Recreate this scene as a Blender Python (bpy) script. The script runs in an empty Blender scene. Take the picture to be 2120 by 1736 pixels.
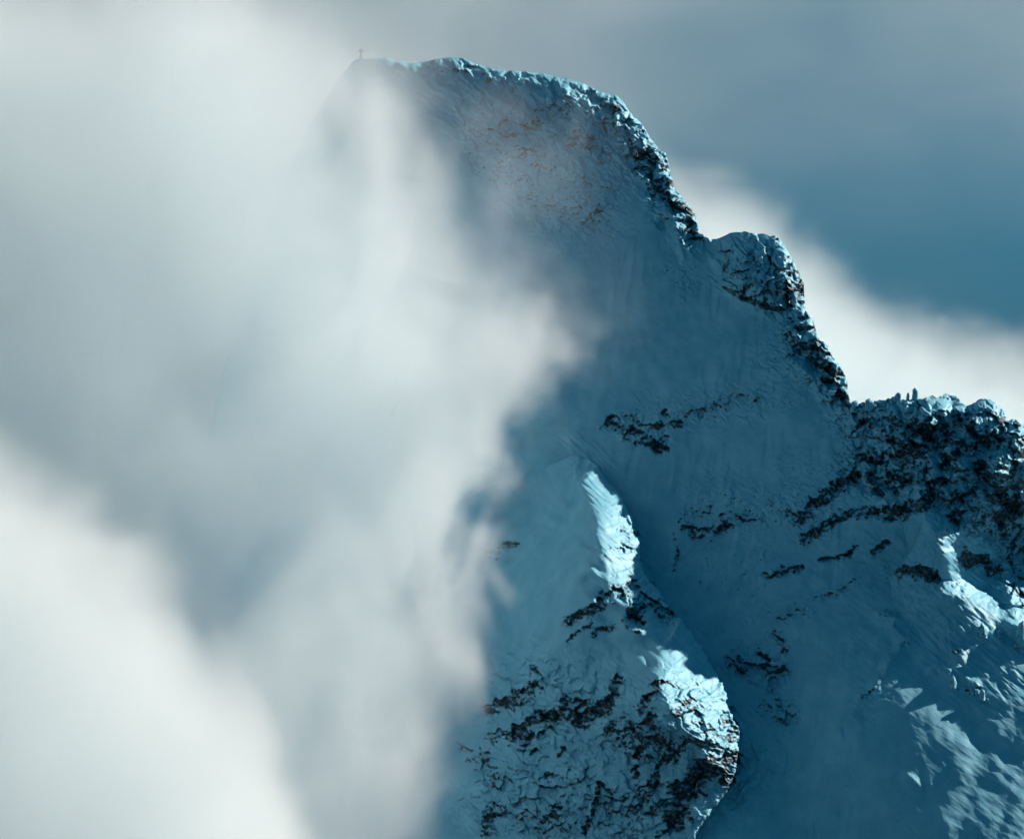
import bpy, math, random
import numpy as np
from mathutils import Vector, Matrix

# ------------------------------------------------------------------ camera, sky, sun, exposure
sc = bpy.context.scene
col = sc.collection
DIST = 1500.0                    # metres from the lens to the middle of the mountain
WIDE = 480.0                     # metres of mountain across the frame
SC = WIDE / 2120.0               # one sketch unit (a 2120 x 1736 sketch of the face) in metres

cam_d = bpy.data.cameras.new('camera'); cam = bpy.data.objects.new('camera', cam_d); col.objects.link(cam)
cam.location = (0, -DIST, 0); cam.rotation_euler = (math.radians(90), 0, 0)
cam_d.sensor_width = 36; cam_d.sensor_fit = 'HORIZONTAL'
cam_d.lens = 36 * DIST / WIDE
cam_d.clip_start = 1; cam_d.clip_end = 120000
sc.camera = cam

SUN = Vector((0.78, 0.24, 0.51)).normalized()      # towards the sun: right, behind the mountain, up
world = bpy.data.worlds.new('World'); sc.world = world; world.use_nodes = True
wn = world.node_tree; wn.nodes.clear()
w_out = wn.nodes.new('ShaderNodeOutputWorld'); w_bg = wn.nodes.new('ShaderNodeBackground')
w_sky = wn.nodes.new('ShaderNodeTexSky'); w_sky.sky_type = 'NISHITA'; w_sky.sun_disc = False
w_sky.sun_elevation = math.asin(SUN.z)
w_sky.sun_rotation = math.atan2(SUN.x, SUN.y)
w_sky.altitude = 2500; w_sky.air_density = 4.0; w_sky.dust_density = 0.0; w_sky.ozone_density = 1.0
w_mix = wn.nodes.new('ShaderNodeMix'); w_mix.data_type = 'RGBA'; w_mix.blend_type = 'MULTIPLY'
w_mix.inputs['Factor'].default_value = 1.0
w_mix.inputs['B'].default_value = (0.02, 0.35, 0.59, 1)
w_bw = wn.nodes.new('ShaderNodeRGBToBW'); wn.links.new(w_sky.outputs[0], w_bw.inputs[0])
wn.links.new(w_bw.outputs[0], w_mix.inputs['A']); wn.links.new(w_mix.outputs['Result'], w_bg.inputs['Color'])
w_bg.inputs['Strength'].default_value = 0.05
wn.links.new(w_bg.outputs[0], w_out.inputs['Surface'])

sun_d = bpy.data.lights.new('sun', 'SUN'); sun = bpy.data.objects.new('sun', sun_d); col.objects.link(sun)
sun_d.energy = 5.0; sun_d.angle = math.radians(0.5); sun_d.color = (1.0, 0.86, 0.74)
sun.rotation_euler = SUN.to_track_quat('Z', 'Y').to_euler()
sun.location = (400, 500, 500)

sc.view_settings.view_transform = 'Standard'; sc.view_settings.look = 'None'
sc.view_settings.exposure = 0.52; sc.view_settings.gamma = 1.0
sc.view_settings.use_curve_mapping = False
sc.render.engine = 'CYCLES'
cy = sc.cycles
cy.max_bounces = 12; cy.diffuse_bounces = 2; cy.glossy_bounces = 1; cy.volume_bounces = 9
cy.transparent_max_bounces = 16; cy.use_denoising = True; cy.use_adaptive_sampling = True; cy.adaptive_threshold = 0.06; cy.adaptive_min_samples = 16
cy.volume_step_rate = 4.0; cy.volume_max_steps = 128
cy.sample_clamp_indirect = 6

# ------------------------------------------------------------------ helpers
def tag(o, label=None, cat=None, group=None, kind=None):
    if label: o['label'] = label
    if cat: o['category'] = cat
    if group: o['group'] = group
    if kind: o['kind'] = kind
    return o

def empty(name, loc=(0, 0, 0)):
    o = bpy.data.objects.new(name, None); col.objects.link(o); o.location = loc
    o.empty_display_size = 5
    return o

def to_world(x, y, h):
    """sketch right, sketch down, sketch units towards the viewer -> metres"""
    c = (np.asarray(h) - HREF) * SC
    k = (DIST - c) / DIST
    return np.stack([(np.asarray(x) - 1060.0) * SC * k, -c, (868.0 - np.asarray(y)) * SC * k], -1)
HREF = 0.60 * 768 - 100

def smooth(a, b, v):
    t = np.clip((v - a) / (b - a), 0, 1); return t * t * (3 - 2 * t)

def smin(a, b, k):
    d = np.clip(0.5 + 0.5 * (b - a) / k, 0, 1)
    return b + (a - b) * d - k * d * (1 - d)

# ---- noise
def hash2(ix, iy, seed):
    n = (ix.astype(np.int64) * 374761393 + iy.astype(np.int64) * 668265263 + seed * 1442695041) & 0xFFFFFFFF
    n = ((n ^ (n >> 13)) * 1274126177) & 0xFFFFFFFF
    n = (n ^ (n >> 16))
    n = (n * 2246822519) & 0xFFFFFFFF
    return n ^ (n >> 15)

def rnd2(ix, iy, seed):
    return (hash2(ix, iy, seed) & 0xFFFFFF).astype(np.float32) / 16777216.0

def perlin(x, y, seed=0):
    x0 = np.floor(x); y0 = np.floor(y); fx = (x - x0).astype(np.float32); fy = (y - y0).astype(np.float32)
    x0 = x0.astype(np.int32); y0 = y0.astype(np.int32)
    u = fx * fx * fx * (fx * (fx * 6 - 15) + 10); v = fy * fy * fy * (fy * (fy * 6 - 15) + 10)
    def g(i, j):
        a = rnd2(x0 + i, y0 + j, seed) * 6.2831853
        return np.cos(a) * (fx - i) + np.sin(a) * (fy - j)
    a = g(0, 0); b = g(1, 0); c = g(0, 1); d = g(1, 1)
    return ((a + (b - a) * u) + ((c + (d - c) * u) - (a + (b - a) * u)) * v) * 1.5

def fbm(x, y, octv=4, seed=0, gain=0.5):
    s = 0; a = 1.0; f = 1.0; t = 0
    for i in range(octv):
        s = s + a * perlin(x * f + 17.3 * i, y * f - 9.1 * i, seed + i); t += a; a *= gain; f *= 2.03
    return s / t

def ridged(x, y, octv=4, seed=0, gain=0.5):
    s = 0; a = 1.0; f = 1.0; t = 0
    for i in range(octv):
        s = s + a * (1 - np.abs(perlin(x * f + 5.7 * i, y * f + 3.3 * i, seed + i)) * 1.6); t += a; a *= gain; f *= 2.1
    return s / t

def cells(x, y, seed=0, tilt=1.0):
    """nearest-cell facets: (facet height -1..1, F1, F2)"""
    x0 = np.floor(x).astype(np.int32); y0 = np.floor(y).astype(np.int32)
    f1 = np.full(x.shape, 9.0, np.float32); f2 = f1.copy(); fac = np.zeros(x.shape, np.float32)
    for j in (-1, 0, 1):
        for i in (-1, 0, 1):
            cx = x0 + i; cy_ = y0 + j
            px = cx + rnd2(cx, cy_, seed); py = cy_ + rnd2(cx, cy_, seed + 1)
            dx = (x - px).astype(np.float32); dy = (y - py).astype(np.float32)
            d = dx * dx + dy * dy
            near = d < f1
            f2 = np.where(near, f1, np.minimum(f2, d))
            gx = rnd2(cx, cy_, seed + 2) * 2 - 1; gy = rnd2(cx, cy_, seed + 3) * 2 - 1; o = rnd2(cx, cy_, seed + 4) * 2 - 1
            fac = np.where(near, o * 0.5 + tilt * (gx * dx + gy * dy), fac)
            f1 = np.where(near, d, f1)
    return fac, np.sqrt(f1), np.sqrt(f2)

# ---- sketch regions: strokes were measured on enlargements of the face
REG = {0: (0, 0, 1), 1: (645.8, 55.35, .43516), 2: (1199.3, 424.4, .4343), 3: (1568.3, 756.5, .26023),
       4: (922.5, 876.4, .30461), 5: (830.3, 1245.4, .36989), 6: (1476.0, 1107.0, .36238), 7: (1273.1, 258.3, .18065), 8: (1734.4, 793.4, .1819)}
def reg(k, pts):
    ox, oy, s = REG[k]
    return [(ox + p[0] * s, oy + p[1] * s) + tuple(p[2:]) for p in pts]

def steps(a, b, s): return list(np.arange(a, b, s))
def grow(start, end, s0, f):
    out = []; v = start; s = s0; sg = 1 if end > start else -1
    while (end - v) * sg > 0:
        v += sg * s; s *= f; out.append(v)
    return out
GSTEP = 2.0
XL = np.array(sorted(grow(880, 470, 4.0, 1.006) + grow(470, -700, 8, 1.1)) + steps(880, 2131, GSTEP) + grow(2131, 3000, 3, 1.12), np.float64)
YL = np.array(sorted(grow(90, -2600, 3, 1.10)) + steps(90, 1757, GSTEP) + grow(1757, 3300, 3, 1.12), np.float64)
X, Y = np.meshgrid(XL, YL); X = X.astype(np.float32); Y = Y.astype(np.float32)
NY, NX = X.shape

def window(x0, y0, x1, y1):
    i0, i1 = np.searchsorted(XL, [x0, x1]); j0, j1 = np.searchsorted(YL, [y0, y1])
    return slice(max(j0 - 1, 0), j1 + 1), slice(max(i0 - 1, 0), i1 + 1)

def seg_dist(px, py, a, b):
    dx, dy = b[0] - a[0], b[1] - a[1]; L2 = dx * dx + dy * dy + 1e-9
    t = np.clip(((px - a[0]) * dx + (py - a[1]) * dy) / L2, 0, 1)
    qx = px - a[0] - t * dx; qy = py - a[1] - t * dy
    side = dx * (py - a[1]) - dy * (px - a[0])
    return np.sqrt(qx * qx + qy * qy), t, side

def poly_field(poly, reach):
    """distance, interpolated extra values and side (+ = right of the walking direction) near a polyline"""
    xs = [p[0] for p in poly]; ys = [p[1] for p in poly]
    w = window(min(xs) - reach, min(ys) - reach, max(xs) + reach, max(ys) + reach)
    px, py = X[w], Y[w]
    best = np.full(px.shape, 1e6, np.float32); sd = np.zeros(px.shape, np.float32)
    nv = len(poly[0]) - 2; vals = [np.zeros(px.shape, np.float32) for _ in range(nv)]
    for a, b in zip(poly[:-1], poly[1:]):
        d, t, s = seg_dist(px, py, a, b)
        m = d < best
        best = np.where(m, d, best); sd = np.where(m, np.clip(s / (math.hypot(b[0] - a[0], b[1] - a[1]) * np.maximum(d, 1e-3) + 1e-6), -1, 1), sd)
        for k in range(nv): vals[k] = np.where(m, a[2 + k] + (b[2 + k] - a[2 + k]) * t, vals[k])
    return w, best, sd, vals

def inside(poly, px, py):
    r = np.zeros(px.shape, bool)
    n = len(poly)
    for i in range(n):
        x0, y0 = poly[i][:2]; x1, y1 = poly[(i + 1) % n][:2]
        if y0 == y1: continue
        r ^= ((py >= min(y0, y1)) & (py < max(y0, y1)) & (px < x0 + (py - y0) * (x1 - x0) / (y1 - y0)))
    return r

# ------------------------------------------------------------------ the mountain as a relief
# skyline of the mountain (sketch units) with the radius of its rounding
SKY = [(-700, 3300, 60), (0, 2300, 60), (250, 1700, 60), (380, 1100, 60), (480, 700, 60), (560, 440, 60), (640, 262, 50), (700, 165, 40), (733, 126, 25), (745, 123, 20),
       (800, 120, 24), (830, 127, 30), (868, 131, 40), (900, 123, 40), (930, 118, 36), (960, 122, 30), (1000, 137, 26), (1050, 147, 24), (1110, 150, 30),
       (1160, 159, 32), (1210, 172, 30), (1240, 189, 36), (1280, 200, 34), (1305, 228, 32), (1326, 256, 28), (1345, 282, 24), (1368, 312, 20), (1378, 318, 20),
       (1390, 362, 18), (1397, 388, 18), (1420, 418, 18), (1438, 442, 16), (1447, 470, 14), (1448, 484, 10), (1470, 495, 6), (1488, 494, 6), (1510, 483, 8), (1528, 480, 10),
       (1580, 484, 12), (1612, 492, 16), (1632, 520, 20), (1650, 556, 20), (1664, 590, 18), (1667, 634, 12), (1668, 646, 10), (1682, 660, 14), (1691, 690, 14),
       (1700, 708, 12), (1716, 716, 12), (1724, 738, 12), (1741, 756, 14), (1755, 790, 14), (1759, 830, 10), (1770, 834, 8), (1850, 826, 8), (1900, 826, 8), (1940, 821, 10),
       (1972, 817, 10), (1982, 820, 10), (2000, 842, 12), (2012, 838, 12), (2030, 826, 14), (2050, 824, 16), (2066, 838, 14), (2084, 862, 10), (2092, 878, 8), (2102, 870, 10), (2114, 878, 10),
       (2135, 895, 12), (2170, 950, 14), (2230, 1100, 14), (2350, 1400, 20), (2600, 1900, 20), (3000, 2500, 20)]
sx = np.array([p[0] for p in SKY]); sy = np.array([p[1] for p in SKY])
sky_y = np.interp(XL, sx, sy)
nz = np.zeros(len(XL))
zer = np.zeros(len(XL))
crag = np.interp(XL, [600, 730, 900, 1000, 1230, 1300, 1470, 1500, 1600, 1660, 1760, 2120], [0, 5, 3, 4, 6, 10, 5, 2, 6, 9, 9, 7])
nz = (fbm(XL / 26.0, zer + 3.3, 2, 5) * 0.8 + fbm(XL / 9.0, zer + 8.1, 3, 15) * 0.6) * crag
sky_y = (sky_y + nz).astype(np.float32)

H = (0.60 * (Y - 100) + 0.25 * (X - 1500)).astype(np.float32)
H += 26 * fbm(X / 420, Y / 420, 3, 41) + 7 * fbm(X / 95, Y / 130, 3, 43)

def bump(x, y, rx, ry, amp, rot=0, p=1.0):
    r = 1.9 * max(rx, ry); w = window(x - r, y - r, x + r, y + r)
    c, s = math.cos(rot), math.sin(rot); dx = X[w] - x; dy = Y[w] - y
    u = (dx * c + dy * s) / rx; v = (-dx * s + dy * c) / ry
    H[w] += amp * np.exp(-np.power(u * u + v * v, p))

def tent(poly, wa, wb, rr=6, warp=0, seed=0):
    """ridge with its crest on the polyline (x, y, height); wa = reach right of the walk, wb = left"""
    w, d, s, (A,) = poly_field(poly, max(wa, wb) * 1.25)
    if warp: d = np.maximum(0, d + warp * fbm(X[w] / (warp * 3), Y[w] / (warp * 3), 3, seed))
    W = wb + (wa - wb) * smooth(-1, 1, s)
    u = (np.sqrt(d * d + rr * rr) - rr) / W
    H[w] += A * np.where(u < 1, np.square(1 - np.clip(u, 0, 1)) * 0.35 + 0.65 * (1 - np.clip(u, 0, 1)), 0)

# the right-hand shoulder turns away to the right
yc = np.maximum(Y, 1180)
wob_ = 90 * fbm(X / 200, Y / 200, 3, 151) + 10 * fbm((X * .8 + Y * .6) / 70, (-X * .6 + Y * .8) / 22, 3, 152)
e = 0.275 * (X + wob_ - 1903) - 0.28 * (np.minimum(yc, 1450) - 1469) - 0.05 * np.maximum(Y - 1450, 0)
e = 0.5 * (e + np.sqrt(e * e + 50 * 50)) - 2
H -= (e * np.maximum(0.12 + 0.88 * smooth(1010, 1190, Y), smooth(2085, 2260, X))).astype(np.float32)

# gully below the tower, right of the spur
tent([(1330, 700, -10), (1450, 1000, -30), (1520, 1250, -45), (1600, 1500, -60), (1700, 1800, -60)], 170, 220, 60)
# rock tower
bump(1590, 530, 88, 100, 74, 0.3, 2.6)
# buttress under the right ridge: a convex mass
bump(1975, 880, 210, 130, 84, 0.05, 1.6)
bump(1870, 850, 95, 70, 26, 0, 2.0)
bump(2044, 860, 34, 56, 50, 0.1, 2.6)
bump(1995, 870, 26, 50, 26, 0.1, 2.4)
bump(1935, 860, 40, 40, 26, 0.1, 2.4)
bump(2108, 900, 26, 40, 36, 0.1, 2.4)
bump(2000, 940, 34, 40, 26, 0.2, 2.4)
bump(2065, 960, 30, 44, 30, 0.2, 2.4)
bump(2090, 960, 50, 80, 30, 0, 2.0)
bump(1995, 1000, 46, 36, 22, -0.3, 2.0)
bump(2035, 1060, 30, 44, 24, -0.3, 2.0)
# ridge that falls from the tower to the notch
tent([(1660, 650, 8), (1685, 700, 18), (1715, 740, 20), (1740, 800, 16), (1752, 835, 6)], 46, 30, 8, 5, 3)
# small snow ribs that catch the sun
tent(reg(7, [(690, 1010, 5), (720, 1150, 10), (790, 1230, 12), (820, 1400, 12), (880, 1510, 8), (940, 1440, 3)]), 22, 16, 3)
tent(reg(7, [(680, 1060, 3), (700, 1200, 7), (730, 1330, 6), (790, 1540, 5)]), 12, 8, 2)
tent(reg(2, [(1020, 745, 4), (1060, 785, 12), (1130, 830, 12), (1190, 910, 13), (1225, 965, 10)]), 26, 16, 3, 3, 8)
tent(reg(2, [(1150, 1000, 2), (1220, 970, 8), (1280, 950, 4)]), 16, 10, 2)
tent(reg(8, [(110, 430, 9), (120, 520, 8), (190, 640, 4)]), 10, 14, 2)
tent(reg(8, [(130, 440, 4), (230, 420, 9), (200, 560, 4)]), 14, 8, 2)
tent(reg(8, [(560, 380, 2), (740, 350, 9), (860, 360, 12), (975, 440, 6)]), 16, 22, 3)
tent(reg(8, [(620, 480, 6), (700, 510, 7)]), 10, 10, 2)
tent(reg(8, [(960, 380, 3), (1100, 350, 10), (1200, 290, 10), (1330, 300, 4)]), 16, 16, 3)
tent(reg(8, [(1060, 830, 10), (1080, 930, 12), (1130, 1010, 8)]), 20, 9, 2)
tent(reg(8, [(1090, 1060, 8), (1120, 1130, 5)]), 12, 7, 2)
tent(reg(8, [(1230, 760, 6), (1330, 750, 8), (1270, 800, 5)]), 8, 6, 2)
tent(reg(8, [(1150, 1000, 4), (1340, 960, 16), (1420, 935, 18), (1520, 990, 14), (1550, 1090, 5)]), 30, 12, 4)
tent(reg(8, [(1500, 935, 6), (1600, 980, 10), (1650, 1060, 6)]), 14, 6, 2)
tent(reg(8, [(1560, 1240, 10), (1640, 1210, 18), (1720, 1240, 20), (1800, 1340, 18), (1850, 1440, 14), (1880, 1570, 8)]), 34, 10, 4, 2, 5)
tent(reg(8, [(1300, 1300, 7), (1380, 1380, 9), (1500, 1480, 10), (1520, 1560, 8)]), 14, 12, 2)
tent(reg(8, [(1870, 360, 2), (1890, 500, 9), (2000, 650, 10), (2060, 800, 6)]), 12, 10, 2)
tent(reg(8, [(1580, 640, 6), (1640, 720, 6)]), 9, 6, 2)
# bright snow rib at the right
tent([(1870, 1082, 30), (1914, 1074, 112), (1936, 1105, 138), (1950, 1150, 136), (1968, 1192, 94), (1998, 1240, 26)], 120, 130, 6, 12, 21)
bump(2110, 1175, 100, 120, -46, 0, 1.5)
tent([(2030, 1110, 14), (2062, 1150, 24), (2085, 1215, 26), (2108, 1290, 22), (2150, 1340, 20)], 26, 40, 5, 5, 22)
# rounded snow shoulder and the broken rib below it
tent(reg(6, [(1080, 470, 6), (1190, 390, 20), (1310, 345, 44), (1440, 352, 46), (1560, 420, 36), (1700, 520, 20)]), 170, 26, 8, 6, 33)
tent(reg(6, [(960, 440, 4), (1060, 480, 9), (1160, 460, 6)]), 24, 10, 3)
tent(reg(6, [(940, 590, 4), (1020, 525, 12), (1050, 550, 12), (1110, 590, 10), (1130, 550, 4)]), 28, 9, 3, 3, 7)
tent(reg(6, [(1070, 650, 8), (1040, 690, 9), (1000, 720, 10), (985, 780, 9)]), 14, 12, 2, 3, 9)
tent(reg(6, [(945, 825, 7), (920, 860, 8), (880, 910, 6), (800, 1000, 5)]), 14, 12, 2, 3, 10)
tent(reg(6, [(800, 1030, 4), (830, 1060, 5)]), 16, 10, 4)
tent(reg(6, [(720, 1110, 5), (735, 1150, 3)]), 12, 8, 2)
for p in ([(1270, 590, 5), (1310, 610, 3)], [(1330, 620, 8), (1420, 680, 8)], [(1250, 770, 6), (1290, 750, 8), (1340, 760, 10), (1380, 850, 10)],
          [(1400, 760, 6), (1430, 790, 8)], [(1470, 830, 5), (1500, 850, 8)], [(1510, 520, 8), (1545, 540, 12), (1550, 560, 6)], [(1620, 570, 6), (1640, 600, 10)],
          [(1690, 500, 10), (1777, 540, 20)], [(1120, 1375, 6), (1150, 1395, 7), (1185, 1430, 2)]):
    tent(reg(6, p), 24, 9, 2, 2, 11)

# the spur in front: a crest that hides the gully behind it
SPUR = [(880, 1075, 0, 18, 0.2), (1000, 1015, 42, 18, 0.2), (1080, 985, 1, 18, 0.4), (1130, 965, 4, 22, 0.7), (1186, 942, 36, 38.4, 1.15), (1222, 950, 62, 58.88, 1.25), (1236, 962, 88, 71.68, 1.3), (1262, 1000, 94, 84.48, 1.3),
        (1292, 1034, 100, 94.72, 1.3), (1302, 1062, 104, 97.28, 1.3), (1312, 1092, 110, 97.28, 1.3), (1326, 1126, 116, 92.16, 1.3), (1324, 1160, 124, 94.72, 1.3), (1336, 1188, 130, 89.6, 1.3), (1352, 1208, 134, 58.88, 1.3),
        (1372, 1232, 140, 40, 1.2), (1386, 1262, 144, 40, 1.1), (1392, 1278, 148, 51.2, 1.2), (1412, 1281, 154, 79.36, 1.35), (1434, 1310, 162, 97.28, 1.35), (1456, 1346, 168, 110.08, 1.3), (1480, 1388, 174, 107.52, 1.3), (1500, 1428, 180, 115.2, 1.25),
        (1507, 1462, 186, 122.88, 1.2), (1518, 1490, 190, 117.76, 1.15), (1530, 1510, 192, 89.6, 1), (1527, 1560, 192, 58.88, 0.9), (1522, 1600, 190, 24, 0.8), (1508, 1632, 186, 14, 0.6), (1480, 1668, 180, 12, 0.5), (1448, 1712, 174, 12, 0.5), (1420, 1760, 170, 12, 0.5), (1330, 2000, 90, 12, 0.5), (1100, 3300, 80, 12, 0.5)]
jit = random.Random(4)
fine = []
for a, b in zip(SPUR[:-1], SPUR[1:]):
    n = max(1, int(math.hypot(b[0] - a[0], b[1] - a[1]) / 7)) if a[1] < 1800 and a[0] > 1150 else 1
    for k in range(n):
        t = k / n; p = [a[i] + (b[i] - a[i]) * t for i in range(5)]
        am = 3.2 if a[1] > 1150 else 1.6
        p[0] += jit.uniform(-am, am) * (k > 0); p[1] += jit.uniform(-am, am) * (k > 0); fine.append(tuple(p))
fine.append(SPUR[-1]); SPUR = fine
spur_in = inside([p[:2] for p in SPUR] + [(-700, 3300), (-700, 1500)], X, Y)
w_, d_, s_, (drop_, lit_, g_) = poly_field(SPUR, 900)
def box(a, r, n=2):
    for _ in range(n):
        for ax in (0, 1):
            p = np.concatenate([np.repeat(np.take(a, [0], ax), r + 1, ax), a, np.repeat(np.take(a, [-1], ax), r, ax)], ax).cumsum(ax, dtype=np.float64)
            a = ((np.take(p, range(2 * r + 1, p.shape[ax]), ax) - np.take(p, range(0, p.shape[ax] - 2 * r - 1), ax)) / (2 * r + 1)).astype(np.float32)
    return a
far_ = smooth(20, 90, d_)
drop_ = drop_ + (box(drop_, 30) - drop_) * far_; lit_ = lit_ + (box(lit_, 30) - lit_) * far_; g_ = g_ + (box(g_, 30) - g_) * far_
uu = X[w_] * .80 + Y[w_] * .60; vv_ = -X[w_] * .60 + Y[w_] * .80
warp = 34 * fbm(uu / 80, vv_ / 20, 4, 77) + 26 * fbm(X[w_] / 70, Y[w_] / 70, 3, 78)
lw = np.maximum(lit_ + (warp * 1.25 + 12 * fbm(uu / 40, vv_ / 8, 3, 79)) * smooth(15, 50, lit_) * (1 - smooth(70, 190, d_)) - 2, 4)
p_ = g_ * smin(d_, lw, 14) - 0.20 * np.maximum(d_ - lw, 0) * smooth(0, 60, d_ - lw)
p_ = np.maximum(p_, -60)
p_ = p_ + (box(p_, 3) - p_) * smooth(4, 24, d_)
p_ = p_ + (box(p_, 16) - p_) * smooth(110, 220, d_)
H[w_] += np.where(spur_in[w_], drop_ + p_, 0) * smooth(820, 1000, X[w_])

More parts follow.
